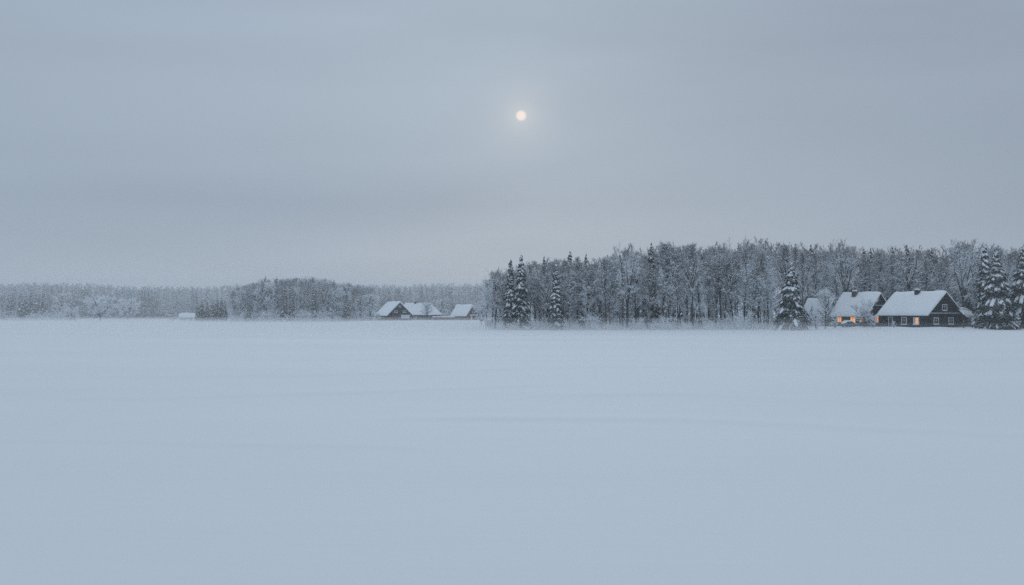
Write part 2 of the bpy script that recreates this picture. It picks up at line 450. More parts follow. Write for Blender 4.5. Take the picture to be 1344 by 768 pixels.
SKY_R = [(632, 376), (640, 358), (650, 352), (660, 353), (680, 347), (700, 342), (714, 340), (735, 340), (748, 337), (760, 341), (775, 339), (800, 335), (823, 324),
         (845, 329), (862, 325), (878, 319), (897, 320), (915, 321), (925, 328), (945, 316), (960, 323), (978, 319), (990, 315), (1008, 319), (1022, 326),
         (1035, 320), (1060, 325), (1080, 326), (1095, 324), (1109, 319), (1120, 322), (1130, 331), (1150, 328), (1172, 327), (1190, 328), (1207, 325),
         (1225, 330), (1245, 329), (1255, 321), (1266, 317), (1280, 321), (1293, 323), (1320, 326), (1360, 327)]
SU = np.array([p[0] for p in SKY_R], float); SV = np.array([p[1] for p in SKY_R], float)
def sky_r(u): return float(np.interp(u, SU, SV))

def sector(u):
    if u < 662: return 'left of the slim spruce pair'
    if u < 722: return 'between the slim spruce pair and the lone slim spruce'
    if u < 800: return 'between the lone slim spruce and the broad fan-shaped tree'
    if u < 860: return 'around the broad fan-shaped tree'
    if u < 935: return 'right of the broad fan-shaped tree'
    if u < 1018: return 'just left of the wide snowy spruce'
    if u < 1096: return 'behind the wide snowy spruce left of the farmhouses'
    if u < 1165: return 'behind the farmhouse with three glowing windows'
    if u < 1270: return 'behind the black timber house'
    return 'behind the two big spruces at the right edge'
KEYS = ['slim1', 'slim2', 'slim3', 'slim4', 'slim5']
def rank(D, u0, u1, step, drop, rowname, jD=4):
    u = u0
    while u < u1:
        uu = u + RR.uniform(-.35, .35) * step
        top = sky_r(uu) + abs(RR.gauss(drop, drop * .6 + 1.5))
        k = RR.choice(KEYS)
        s = sector(uu)
        tree(k, uu, top, D + RR.uniform(-jD, jD), f'snowy bare tree, {rowname}, {s}', 'tree', f'{rowname} trees {s}', wpx=RR.uniform(26, 38) * (.8 if D > 250 else 1))
        u += step * RR.uniform(.8, 1.2)
rank(238, 656, 1012, 10.5, 15, 'front row', 3)
rank(247, 644, 1012, 10.5, 8, 'second row', 4)
rank(258, 638, 1066, 11, 3, 'back row', 4)
rank(272, 1040, 1356, 10.5, 10, 'front row', 4)
rank(284, 1030, 1360, 10.5, 2.5, 'back row', 4)
# trees that stand out
tree('fan1', 823, 321, 233, 'broad fan-shaped bare tree with thick forked limbs standing out above the wood edge', 'tree', wpx=46)
tree('fan2', 1109, 315, 262, 'tall dark fan-shaped bare tree behind the roof of the farmhouse with glowing windows', 'tree', wpx=42)
tree('fan1', 1266, 314, 264, 'tallest round-topped bare tree rising behind the gable of the black house', 'tree', wpx=44, rot=2.)
tree('fan2', 946, 314, 240, 'tall bare tree with dark top in the middle of the right-hand wood', 'tree', wpx=36, rot=1.)
tree('fan1', 990, 312, 241, 'tall dark-topped bare tree left of the wide snowy spruce', 'tree', wpx=40, rot=4.)
tree('slim4', 878, 317, 236, 'tall straight bare tree right of the treetop spruce', 'tree', wpx=34)
tree('slim2', 909, 319, 236, 'straight bare tree with a long dark trunk near the centre of the right-hand wood', 'tree', wpx=34)
tree('slim4', 1034, 318, 252, 'tall bare tree directly behind the wide snowy spruce', 'tree', wpx=34)
tree('fan2', 650, 351, 240, 'bare tree ending the right-hand wood on the left, beside the open field', 'tree', wpx=30, rot=3.)
tree('rime2', 1196, 330, 268, 'dense frosted tree right behind the chimney of the black house', 'tree', wpx=40)
# spruces of the right wood
for key, u, vt, w, D, lab in [
    ('sp_slim', 670, 342, 21, 235, 'slim snowy spruce, left one of the close pair'),
    ('sp_slim2', 684, 336, 25, 234, 'slim snowy spruce, right and taller one of the close pair'),
    ('sp_slim', 730, 349, 23, 229, 'slim leaning snowy spruce standing alone before the wood'),
    ('sp_mid', 748, 331, 26, 263, 'dark spruce top poking out above the wood behind the lone slim spruce'),
    ('sp_mid', 769, 334, 18, 263, 'narrow dark spruce top right of the lone slim spruce'),
    ('sp_mid', 714, 337, 17, 258, 'narrow dark spruce top between the spruce pair and the lone spruce'),
    ('sp_mid', 855, 320, 24, 243, 'tall dark spruce rising above the wood right of the broad fan-shaped tree'),
    ('sp_wide', 1039, 347, 51, 226, 'wide snow-laden spruce standing at the field edge left of the farmhouses'),
    ('sp_mid', 1065, 322, 22, 277, 'dark spruce top behind and right of the wide snowy spruce'),
    ('sp_mid', 1134, 326, 16, 281, 'left of the two thin spruce tops above the farmhouse with glowing windows'),
    ('sp_mid', 1143.5, 326, 15, 281, 'right of the two thin spruce tops above the farmhouse with glowing windows'),
    ('sp_mid', 1172, 325, 18, 280, 'thin spruce top above the gap between the two farmhouses'),
    ('sp_mid', 1191, 322, 20, 280, 'spruce top above the ridge of the black house, left of its chimney'),
    ('sp_mid', 1223, 326, 16, 280, 'thin spruce top above the right half of the black house roof'),
    ('sp_slim2', 1293, 325, 30, 238, 'slimmer snowy spruce tucked behind the big spruce right of the black house'),
    ('sp_big', 1308, 331, 59, 228, 'big snow-laden spruce right of the black house'),
    ('sp_big', 1344, 323, 56, 231, 'big snow-laden spruce cut by the right edge of the picture')]:
    tree(key, u, vt, D, lab, 'spruce', wpx=w)
# garden trees and bushes by the farmhouses
tree('orchard1', 1083, 378, 231, 'frosted garden tree between the wide spruce and the glowing windows', 'tree', wpx=32, name='garden_tree')
tree('orchard2', 1134, 391, 230, 'small round frosted garden tree in front of the farmhouse with glowing windows', 'tree', wpx=34, name='garden_tree')
for u, vt, w, D, lab in [
    (1071, 410, 16, 228, 'frosted shrub at the foot of the wide spruce'), (1096, 412, 14, 233, 'frosted shrub right of the taller garden tree'),
    (1146, 413, 14, 232, 'frosted shrub under the dim window of the farmhouse'), (1172.5, 421, 7, 231, 'tiny snowy shrub beside the door of the black house'),
    (1276, 413, 18, 240, 'frosted shrub beside the lean-to of the black house'), (1331, 409, 22, 226, 'snow-heaped bush between the two big spruces at the right edge'),
    (1063, 398, 20, 243, 'thin frosted bush behind the wide spruce, before the small barn')]:
    tree('shrub', u, vt, D, lab, 'shrub', wpx=w, name='shrub')

# middle wood (left half of the picture)
SM = [(300, 382), (317, 375), (336, 370), (348, 366), (363, 366), (380, 366), (398, 364), (417, 364), (428, 368), (440, 369), (460, 373), (480, 376), (500, 377)]
def sky_m(u): return float(np.interp(u, [p[0] for p in SM], [p[1] for p in SM]))
def msec(u):
    return 'at its left end' if u < 345 else 'in its left half' if u < 385 else 'in its right half' if u < 425 else 'near the gabled far house'
for D, drop, step, rn in ((492, 9, 8.5, 'front row'), (502, 4, 8, 'second row'), (513, 0, 7, 'back row')):
    u = 306
    while u < 492:
        uu = u + RR.uniform(-2.5, 2.5)
        top = sky_m(uu) + abs(RR.gauss(drop, drop * .5 + 1.2)) - 1
        s = msec(uu)
        key = RR.choice(['rime1', 'rime2', 'rime2', 'slim5', 'slim1'] if rn != 'back row' else ['slim1', 'slim2', 'slim5'])
        tree(key, uu, top, D + RR.uniform(-3, 3), f'white tree, {rn} of the middle wood, {s}', 'tree', f'{rn} of the middle wood {s}', wpx=RR.uniform(14, 22))
        u += step * RR.uniform(.8, 1.2)
for u, vt, w, D, lab in [(348, 363, 13, 498, 'dark spruce top above the left half of the middle wood'), (363, 364, 9, 498, 'narrow spruce top near the highest part of the middle wood'),
                         (438, 368, 12, 498, 'spruce top above the right end of the middle wood'), (373, 372, 10, 486, 'dark narrow spruce inside the middle wood'), (383, 376, 11, 485, 'dark spruce in the centre of the middle wood, right of the narrower one'),
                         (328, 381, 10, 485, 'dark spruce near the left end of the middle wood'), (412, 372, 10, 487, 'dark spruce inside the right half of the middle wood'), (455, 380, 11, 484, 'dark spruce low at the right end of the middle wood')]:
    tree('sp_mid', u, vt, D, lab, 'spruce', wpx=w)
for i, (u, vt, w) in enumerate([(260, 397, 9), (265, 393, 10), (272, 397, 9), (279, 393, 10), (285, 391, 11), (291, 391, 10), (295, 394, 9)]):
    tree('sp_slim2', u, vt, 505 + (i % 3) * 4, 'young spruce in the small tight clump right of the snowy shed', 'spruce', 'young spruces beside the snowy shed', wpx=w)
# far left cluster
for i, (u, vt, w) in enumerate([(4, 386, 12), (12, 383, 11), (19, 385, 12), (27, 381, 12), (34, 385, 11), (41, 380, 12), (49, 382, 14), (57, 381, 11), (64, 386, 12)]):
    if 2 < i < 8 or i == 1:
        tree('sp_slim2', u, vt, 590 + (i % 3) * 5, 'dark snowy spruce in the clump at the far left', 'spruce', 'dark spruces of the far left clump', wpx=w)
    else:
        tree('rime2', u, vt, 598, 'pale frosted tree among the far left spruces', 'tree', 'pale trees of the far left clump', wpx=w + 5)
tree('dome', 131.5, 387, 560, 'lone round frosted tree standing in front of the distant wood', 'tree', wpx=46, name='round_tree')
tree('rime1', 80, 384, 592, 'tall pale frosted tree right of the far left spruces', 'tree', wpx=24)
tree('dome', 93, 402, 580, 'low pale frosted tree at the right end of the far left clump', 'tree', wpx=22, name='round_tree')
tree('dome', 168, 391, 610, 'low wide frosted tree just right of the lone round tree', 'tree', wpx=36, name='round_tree')
tree('rime1', 10, 408, 585, 'low frosted bush below the far left spruces', 'bush', wpx=26, name='bush')
# around the far farm
tree('orchard1', 560, 396, 452, 'frosted tree in front of the long hipped farmhouse', 'tree', wpx=22, name='garden_tree')
tree('rime1', 579, 391, 492, 'dark-cored snowy tree between the hipped farmhouse and the red house', 'tree', wpx=20)
tree('rime2', 594, 398, 492, 'frosted tree just left of the red house', 'tree', wpx=20)
tree('rime1', 487, 386, 470, 'frosted tree just left of the dark-gabled far house', 'tree', wpx=24)
tree('rime2', 474, 392, 470, 'lower frosted tree two places left of the dark-gabled far house', 'tree', wpx=20)
tree('orchard2', 632, 392, 300, 'pale frosted tree right of the red house', 'tree', wpx=26)
tree('shrub', 496, 410, 445, 'frosted bush at the left corner of the dark-gabled far house', 'bush', wpx=14, name='bush')
tree('shrub', 228, 411, 560, 'snowy bush left of the snowy shed', 'bush', wpx=16, name='bush')

# ------------------------------------------------------------------ woods as masses
def lp_tree(seed, H, W, thick):
    rg = np.random.default_rng(seed); P0, P1, R0, R1, C = [], [], [], [], []
    P0.append([0, 0, 0]); P1.append([rg.normal(0, .3), rg.normal(0, .3), H]); R0.append(.22); R1.append(.05)
    for i in range(26):
        t = rg.uniform(.15, .97); az = rg.uniform(0, 6.28); el = rg.uniform(.3, 1.1)
        L = W * .5 * (1.15 - t) ** .5 * rg.uniform(.6, 1.2) / math.cos(el)
        L = min(L, (H * 1.04 - t * H) / math.sin(el) + .4)
        d = np.array([math.cos(az) * math.cos(el), math.sin(az) * math.cos(el), math.sin(el)])
        p = np.array([0, 0, t * H]); q = p + d * L
        P0.append(p); P1.append(q); R0.append(.06); R1.append(.03)
        for j in range(9):
            s = p + (q - p) * rg.uniform(.2, 1); dd = d * .5 + rg.normal(0, .6, 3); dd /= np.linalg.norm(dd)
            P0.append(s); P1.append(s + dd * rg.uniform(.5, 1.2)); R0.append(thick); R1.append(thick * .5)
            if j % 3 == 0 and t < .85: C.append(s + dd * .3)
    V, Q = prisms(P0, P1, R0, R1, 3, rg); Vb, T = blobs(C, rg.uniform(.1, .3, len(C)), rg)
    return V, Q, Vb, T
def lp_spruce(seed, H, W):
    rg = np.random.default_rng(seed); V = []; Q = []; Vb = []
    C = []; R = []
    for i in range(14):
        z = H * (i + .5) / 14.5; r = W / 2 * (1 - z / H) ** .8 + .15
        for k in range(7):
            a = rg.uniform(0, 6.28); d = np.array([math.cos(a), math.sin(a), 0]); s = np.array([-d[1], d[0], 0])
            z2 = z + rg.uniform(-.8, .8); r = W / 2 * max(1 - z2 / H, 0) ** .8 + .15
            p = np.array([0, 0, z2]); q = p + d * r * rg.uniform(.7, 1.2) + np.array([0, 0, -.8 * r]); w = .3 * r + .1
            n = len(V); V += [p + s * .1, p - s * .1, q - s * w, q + s * w, ]; Q.append((n, n + 1, n + 2, n + 3))
            n = len(V); V += [p, q, q + [0, 0, -.5], p + [0, 0, -.9]]; Q.append((n, n + 1, n + 2, n + 3))
            if rg.uniform() < .55: C.append(p * .35 + q * .65 + [0, 0, .12]); R.append(.25 * r + .12)
    Vb, T = blobs(C, R, rg)
    return np.array(V), np.array(Q), Vb, T
LPT = [lp_tree(60 + i, 20, 7, .065) for i in range(4)]
LPS = [lp_spruce(70 + i, 20, 6) for i in range(3)]
def mass(name, places, label, pal=False):
    P = Parts(); rg = np.random.default_rng(5)
    for (x, y, h, kind, w) in places:
        V, Q, Vb, T = (LPS if kind else LPT)[rg.integers(3)]
        a = rg.uniform(0, 6.28); s = h / 20; c, sn_ = math.cos(a), math.sin(a)
        Rm = np.array([[c * s * w, sn_ * s * w, 0], [-sn_ * s * w, c * s * w, 0], [0, 0, s]]); o = np.array([x, y, g1(x, y) - .1])
        P.add(V @ Rm + o, Q, 1 if kind else 0); P.add(Vb @ Rm + o, T, 2)
    o = bpy.data.objects.new(name, P.build(name, [M['twig_dark' if name == 'distant_wood' else 'twig'], M['needle'], M['snow']])); COL.objects.link(o)
    return tag(o, label, 'wood', kind='stuff')
pl = []
rg = np.random.default_rng(9)
for r_ in range(8):
    D = 690 + r_ * 12; u = -70
    while u < 760:
        top = 376.5 - 2.5 * math.exp(-((u - 60) / 60) ** 2) + rg.normal(0, .9) + (2 if 150 < u < 300 else 0)
        h = vz(top, D) - .5
        pl.append((ux(u, D), D + rg.uniform(-5, 5), h - (3 if r_ == 0 else 0) * rg.uniform(), rg.uniform() < (.3 if 30 < u < 260 or u > 480 else .15), rg.uniform(.9, 1.4)))
        u += rg.uniform(4, 8)
mass('distant_wood', pl, 'long low band of frosted trees along the horizon on the left')
pl = []
for r_ in range(4):
    D = 296 + r_ * 10; u = 655
    while u < 1420:
        h = vz(sky_r(u) + 2 + abs(rg.normal(0, 3)), D)
        pl.append((ux(u, D), D + rg.uniform(-4, 4), h - .2, rg.uniform() < .2, rg.uniform(.7, 1.0)))
        u += rg.uniform(8, 16)
mass('wood_interior', pl, 'dense frosted trees deep inside the right-hand wood')
# undergrowth
def brush(seed, H):
    rg = np.random.default_rng(seed); P0, P1, R0, R1, C = [], [], [], [], []
    for i in range(16):
        a = rg.uniform(0, 6.28); d = np.array([math.cos(a) * .45, math.sin(a) * .45, 1.]) + rg.normal(0, .15, 3); L = H * rg.uniform(.5, 1)
        p = np.array([rg.normal(0, .3), rg.normal(0, .3), 0]); q = p + d * L; P0.append(p); P1.append(q); R0.append(.02); R1.append(.01)
        for j in range(14):
            s = p + (q - p) * rg.uniform(.2, 1); dd = d * .3 + rg.normal(0, .6, 3)
            P0.append(s); P1.append(s + dd * rg.uniform(.3, .6)); R0.append(.03); R1.append(.015)
            if j % 3 == 0: C.append(s + dd * .3)
    V, Q = prisms(P0, P1, R0, R1, 3, rg); Vb, T = blobs(C, rg.uniform(.05, .14, len(C)), rg); return V, Q, Vb, T
BR = [brush(80 + i, 2.2) for i in range(4)]
def brushes(name, spots, label):
    P = Parts(); rg = np.random.default_rng(6)
    for x, y, s in spots:
        V, Q, Vb, T = BR[rg.integers(4)]; a = rg.uniform(0, 6.28); c, sn_ = math.cos(a), math.sin(a)
        Rm = np.array([[c, sn_, 0], [-sn_, c, 0], [0, 0, 1]]) * s; o = np.array([x, y, g1(x, y) - .1])
        P.add(V @ Rm + o, Q, 0); P.add(Vb @ Rm + o, T, 1)
    o = bpy.data.objects.new(name, P.build(name, [M['twig'], M['snow']])); COL.objects.link(o)
    return tag(o, label, 'undergrowth', kind='stuff')
sp = []
for i in range(320):
    u = rg.uniform(640, 1062); D = 231.5 + rg.exponential(9); sp.append((ux(u, D), D, rg.uniform(.2, .7) + 1.2 * rg.uniform() ** 5))
for i in range(420):
    u = rg.uniform(1050, 1350); D = 258 + rg.exponential(8); sp.append((ux(u, D), D, rg.uniform(.6, 1.6)))
for i in range(60):
    u = rg.uniform(1278, 1350); D = 232 + rg.uniform(0, 14); sp.append((ux(u, D), D, rg.uniform(.5, 1.1)))
brushes('undergrowth', sp, 'low frosted brush and saplings along the foot of the right-hand wood')
sp = []
for i in range(240):
    u = rg.uniform(303, 492); D = 484 + rg.uniform(0, 16); sp.append((ux(u, D), D, rg.uniform(1., 2.4)))
for i in range(60):
    u = rg.uniform(-10, 100); D = 580 + rg.uniform(0, 12); sp.append((ux(u, D), D, rg.uniform(1., 2.2)))
for i in range(90):
    u = rg.uniform(490, 640); D = 486 + rg.uniform(0, 14); sp.append((ux(u, D), D, rg.uniform(.8, 1.9)))
brushes('undergrowth', sp, 'low frosted brush along the foot of the middle and far left woods')

# ------------------------------------------------------------------ houses
def boxes(lst):
    """list of (x0,x1,y0,y1,z0,z1) -> Parts-ready arrays"""
    V = []; Q = []
    for (x0, x1, y0, y1, z0, z1) in lst:
        n = len(V)
        V += [(x0, y0, z0), (x1, y0, z0), (x1, y1, z0), (x0, y1, z0), (x0, y0, z1), (x1, y0, z1), (x1, y1, z1), (x0, y1, z1)]
        Q += [(n, n + 3, n + 2, n + 1), (n + 4, n + 5, n + 6, n + 7), (n, n + 1, n + 5, n + 4), (n + 1, n + 2, n + 6, n + 5), (n + 2, n + 3, n + 7, n + 6), (n + 3, n, n + 4, n + 7)]
    return np.array(V, float), np.array(Q)
def boxmesh(name, lst, mat):
    P = Parts(); V, Q = boxes(lst); P.add(V, Q); return P.build(name, [mat])
def fanmesh(name, V, faces, mat, sm=False):
    me = bpy.data.meshes.new(name); me.from_pydata([tuple(map(float, v)) for v in V], [], faces); me.materials.append(mat)
    if sm:
        for p in me.polygons: p.use_smooth = True
    me.update(); return me

def walls_mesh(name, L, W, he, hr, mat, z0=-.6):
    V = [(-L, 0, z0), (0, 0, z0), (0, W, z0), (-L, W, z0), (-L, 0, he), (0, 0, he), (0, W, he), (-L, W, he), (-L, W / 2, hr), (0, W / 2, hr)]
    return fanmesh(name, V, [(0, 1, 5, 4), (1, 2, 6, 9, 5), (2, 3, 7, 6), (3, 0, 4, 8, 7), (0, 3, 2, 1)], mat)

def roof_slab(name, L, W, he, hr, lift, th, ovx, ovy, mat, seed, lumpy=0.0, nseg=26):
    """inverted-V slab (closed), optionally lumpy and with rounded edges, swept along X"""
    rg_ = np.random.default_rng(seed)
    sl = (hr - he) / (W / 2); c = 1 / math.sqrt(1 + sl * sl)
    npr = 9
    up, lo = [], []
    for j in range(-npr, npr + 1):
        s = j / npr; y = W / 2 + s * (W / 2 + ovy); zb = hr - abs(s) * (W / 2 + ovy) * sl + lift
        e = 1.0
        if lumpy: e = (1 - abs(s) ** 14) * .75 + .25
        zt = zb + th / c * e
        if lumpy: zt -= .12 * math.exp(-(s * 9) ** 2)
        up.append((y, zt)); lo.append((y, zb))
    prof = up + lo[::-1]; n = len(prof); V = []
    xs = np.linspace(-L - ovx, ovx, nseg + 1)
    ph = rg_.uniform(0, 6, 4)
    for i, x in enumerate(xs):
        endf = 1.0
        if lumpy and i in (0, nseg): endf = .55
        for k, (y, z) in enumerate(prof):
            yy, zz = y, z
            if lumpy and k < len(up):
                zb = lo[k][1]
                zz = zb + (z - zb) * endf * (1 + lumpy * math.sin(x * .9 + ph[0] + y * .4) * .5 + rg_.uniform(-.5, .5) * lumpy * .5)
                if k in (0, len(up) - 1): yy += (-1 if k == 0 else 1) * lumpy * rg_.uniform(0, .35)
            V.append((x, yy, zz))
    Q = []
    for i in range(nseg):
        for k in range(n):
            a = i * n + k; b_ = i * n + (k + 1) % n; Q.append((a, b_, b_ + n, a + n))
    Q.append(tuple(range(n))[::-1]); Q.append(tuple(nseg * n + k for k in range(n)))
    me = fanmesh(name, V, Q, mat, sm=bool(lumpy))
    return me

def add_window(h, side, pos, z, w, hh, pane='glass', label=None, frame='white', muntin=True, curtain=False, fw=.13):
    """side 'F': long wall (y=0); 'G': gable (x=0). pos along that wall."""
    lst = []
    def slab(a0, a1, z0, z1, d0, d1):
        if side == 'F': lst.append((a0, a1, -d1, -d0, z0, z1))
        else: lst.append((d0, d1, a0, a1, z0, z1))
    a0, a1, z0, z1 = pos - w / 2, pos + w / 2, z - hh / 2, z + hh / 2
    slab(a0, a0 + fw, z0, z1, -.03, .07); slab(a1 - fw, a1, z0, z1, -.03, .07)
    slab(a0 + fw, a1 - fw, z0, z0 + fw, -.03, .07); slab(a0 + fw, a1 - fw, z1 - fw, z1, -.03, .07)
    if muntin:
        slab(pos - .025, pos + .025, z0 + fw, z1 - fw, -.03, .05)
        slab(a0 + fw, pos - .025, z + .1, z + .15, -.03, .045); slab(pos + .025, a1 - fw, z + .1, z + .15, -.03, .045)
    slab(a0 - .05, a1 + .05, z0 - .09, z0 - .002, -.03, .16)
    f = child('window', boxmesh('window_frame', lst, M[frame]), h, label)
    lst.clear(); slab(a0 + fw, a1 - fw, z0 + fw, z1 - fw, .012, .028)
    child('pane', boxmesh('window_pane', lst, M[pane]), f)
    if curtain:
        lst.clear(); slab(a0 + fw, a0 + fw + w * .30, z0 + fw, z1 - fw, .03, .04); slab(a1 - fw - w * .12, a1 - fw, z0 + fw, z1 - fw, .03, .04)
        child('curtain', boxmesh('curtain', lst, M['paleboard']), f)
    lst.clear(); slab(a0 - .03, a1 + .03, z0, z0 + .05, .075, .15)
    child('sill_snow', boxmesh('sill_snow', lst, M['snow']), f)
    return f

def house(name, u, v, D, th, L, W, he, hr, wall, gable, label, cat='house', snow_t=.42, seed=1, gable_label=None):
    al = math.atan((u - 672) / F); x = ux(u, D); z = vz(v, D)
    h = empty(name, (x, D, z), -(al + math.radians(th)), label, cat)
    child('wall', walls_mesh(name + '_wall', L, W, he, hr, M[wall]), h)
    if gable != wall:   # gable boarding stands 3 cm proud
        V = []
        for xx in (.004, .035): V += [(xx, .02, he + .05), (xx, W - .02, he + .05), (xx, W / 2, hr - .02)]
        child('gable_boarding', fanmesh('gable_boarding', V, [(3, 4, 5), (0, 2, 1), (0, 1, 4, 3), (1, 2, 5, 4), (2, 0, 3, 5)], M[gable]), h, gable_label)
    rf = child('roof', roof_slab(name + '_roof', L, W, he, hr, .02, .12, .45, .5, M['greywood'], seed, 0), h)
    child('roof_snow', roof_slab(name + '_roof_snow', L, W, he, hr, .145 * math.sqrt(1 + ((hr - he) / (W / 2)) ** 2), snow_t, .52, .56, M['snow'], seed, .3), rf)
    return h
def chimney(h, x, y, z0, z1, w, mat, snow=.22):
    c = child('chimney', boxmesh('chimney', [(x - w / 2, x + w / 2, y - w / 2, y + w / 2, z0, z1), (x - w / 2 - .06, x + w / 2 + .06, y - w / 2 - .06, y + w / 2 + .06, z1 + .003, z1 + .14)], M[mat]), h)
    V = []; n = 10
    for k, (r, zz) in enumerate(((w * .62, 0), (w * .66, snow * .5), (w * .45, snow * .9), (w * .15, snow))):
        for i in range(n): V.append((x + r * math.cos(i * 2 * math.pi / n), y + r * math.sin(i * 2 * math.pi / n), z1 + .145 + zz))
    Q = [(k * n + i, k * n + (i + 1) % n, (k + 1) * n + (i + 1) % n, (k + 1) * n + i) for k in range(3) for i in range(n)] + [tuple(range(3 * n, 4 * n)), tuple(range(n))[::-1]]
    child('snow_cap', fanmesh('snow_cap', V, Q, M['snow'], True), c)
    return c

# --- black timber house (right)
L1, W1, E1, R1_ = 13.7, 10.2, 2.85, 7.35
h = house('timber_house', 1218, 430, 235, 42, L1, W1, E1, R1_, 'darkwood', 'darkwood', 'black timber house with white framed windows and one glowing pane', seed=3)
child('trim_board', boxmesh('trim_board', [(.004, .12, .2, W1 - .3, 3.02, 3.14), (.004, .14, .2, W1 - .3, 3.144, 3.2)], M['paleboard']), h)
child('corner_board', boxmesh('corner_board', [(-.16, .05, -.05, .16, -.5, E1 - .05)], M['darkwood']), h)
add_window(h, 'F', -.484 * L1, 1.42, 1.62, 1.6)
add_window(h, 'F', -.235 * L1, 1.42, 1.62, 1.6, pane='lit', curtain=True, label='window glowing orange behind a pale curtain')
add_window(h, 'G', .235 * W1, 1.42, 1.55, 1.45)
add_window(h, 'G', .68 * W1, 1.42, 1.55, 1.45)
add_window(h, 'G', .49 * W1, 4.35, 1.55, 1.35)
d = child('door', boxmesh('door', [(-.80 * L1, -.80 * L1 + 1.0, -.06, .02, .1, 2.15)], M['greywood']), h)
child('door_frame', boxmesh('door_frame', [(-.80 * L1 - .16, -.80 * L1 - .003, -.1, .0, 0, 2.3), (-.80 * L1 + 1.003, -.80 * L1 + 1.16, -.1, .0, 0, 2.3), (-.80 * L1 - .002, -.80 * L1 + 1.002, -.1, 0, 2.153, 2.3)], M['paleboard']), d)
child('handle', boxmesh('handle', [(-.80 * L1 + .82, -.80 * L1 + .9, -.12, -.063, 1.0, 1.12)], M['rubber']), d)
chimney(h, -.50 * L1, W1 / 2 - .75, 5.8, 8.05, .9, 'sootbrick', snow=.34)
# step with snow at the door
child('step', boxmesh('step', [(-.80 * L1 - .2, -.80 * L1 + 1.3, -1.1, -.11, -.4, .14)], M['paleboard']), h)
# lean-to beyond the gable
lt = empty('tmp', (0, 0, 0)); bpy.data.objects.remove(lt)
yl0, yl1, xl0, xl1 = W1 - 1.3, W1 + 2.9, .06, 1.9
V = [(-3.2, W1 + .03, -.5), (.0, W1 + .03, -.5), (.0, yl1, -.5), (-3.2, yl1, -.5), (-3.2, W1 + .03, 3.2), (.0, W1 + .03, 3.0), (.0, yl1, 1.75), (-3.2, yl1, 2.1)]
BF = [(0, 3, 2, 1), (4, 5, 6, 7), (0, 1, 5, 4), (1, 2, 6, 5), (2, 3, 7, 6), (3, 0, 4, 7)]
lean = child('lean_to', fanmesh('lean_to', V, BF, M['brownwood']), h)
def slope_slab(x0, x1, y0, y1, z0, z1, t, seed, mat, lump=.15, tx=0.0):
    rg_ = np.random.default_rng(seed); nx, ny = 12, 8; V = []
    for s in (0, 1):
        for i in range(nx + 1):
            for j in range(ny + 1):
                a, b_ = i / nx, j / ny; zz = z0 + (z1 - z0) * b_ - tx * a
                ed = 0 if (i in (0, nx) or j in (0, ny)) else 1
                if s: zz += t * (.45 + .55 * ed) + rg_.uniform(-.3, .3) * lump * t
                V.append((x0 + (x1 - x0) * a, y0 + (y1 - y0) * b_, zz))
    Q = []; n = (nx + 1) * (ny + 1); w = ny + 1
    for i in range(nx):
        for j in range(ny):
            a = i * w + j; Q.append((a, a + 1, a + w + 1, a + w)); Q.append((n + a, n + a + w, n + a + w + 1, n + a + 1))
    for i in range(nx):
        a = i * w; Q.append((a, a + w, n + a + w, n + a)); a = i * w + ny; Q.append((a + w, a, n + a, n + a + w))
    for j in range(ny):
        a = j; Q.append((a + 1, a, n + a, n + a + 1)); a = nx * w + j; Q.append((a, a + 1, n + a + 1, n + a))
    return fanmesh('snow_slab', V, Q, mat, True)
child('lean_to_roof_snow', slope_slab(.06, 1.5, W1 - 1.2, W1 + 3.2, 3.9, 2.95, .4, 4, M['snow'], .6, tx=1.15), lean)
child('lean_to_roof_snow', slope_slab(-3.4, .055, W1 + .6, W1 + 3.2, 3.75, 2.97, .4, 4, M['snow'], .6, tx=-.4), lean)
for py in (W1 - .9, W1 + 2.85): child('post', boxmesh('post', [(1.2, 1.36, py, py + .16, -.5, 1.95)], M['greywood']), lean)

# --- farmhouse with the three glowing windows
L2, W2, E2, R2_ = 9.7, 9.4, 2.75, 7.5
h = house('farmhouse', 1137.5, 429.5, 250, 36, L2, W2, E2, R2_, 'greywood', 'darkwood', 'grey farmhouse with orange glowing windows and brick chimney', seed=8, gable_label='dark boarded upper gable')
add_window(h, 'F', -.77 * L2, 1.9, 1.25, 1.65, pane='lit', frame='brownwood', fw=.05, label='leftmost glowing window')
add_window(h, 'F', -.385 * L2, 1.9, 1.45, 1.75, pane='lit', frame='brownwood', fw=.05, label='largest glowing window, above the snowed-in car')
add_window(h, 'F', -.15 * L2, 1.7, 1.0, 1.2, pane='litdim', frame='brownwood', label='glowing window hidden behind the round garden tree')
add_window(h, 'G', .38 * W2, 1.9, 1.6, 1.5, pane='litdim', frame='brownwood', fw=.05, label='dim orange window in the gable wall')
add_window(h, 'G', .5 * W2, 3.9, 1.9, 1.5, frame='darkwood', label='dark upper gable window')
child('lintel', boxmesh('lintel', [(.004, .3, .29 * W2, .71 * W2, 4.9, 5.12)], M['paleboard']), h)
chimney(h, -.63 * L2, W2 / 2 - .8, 6.0, 8.15, 1.0, 'brick', snow=.34)
child('corner_board', boxmesh('corner_board', [(-.1, .09, W2 - .2, W2 + .05, -.5, E2 - .1)], M['paleboard']), h)

# --- small barn half hidden behind the wide spruce
h = house('barn', 1084, 430, 258, 30, 6.0, 5.2, 2.9, 6.2, 'greywood', 'greywood', 'small snow-roofed barn half hidden between wide spruce and garden tree', cat='barn', seed=9)
child('door', boxmesh('door', [(-3.6, -2.0, -.07, .02, -.2, 2.1)], M['darkwood']), h)

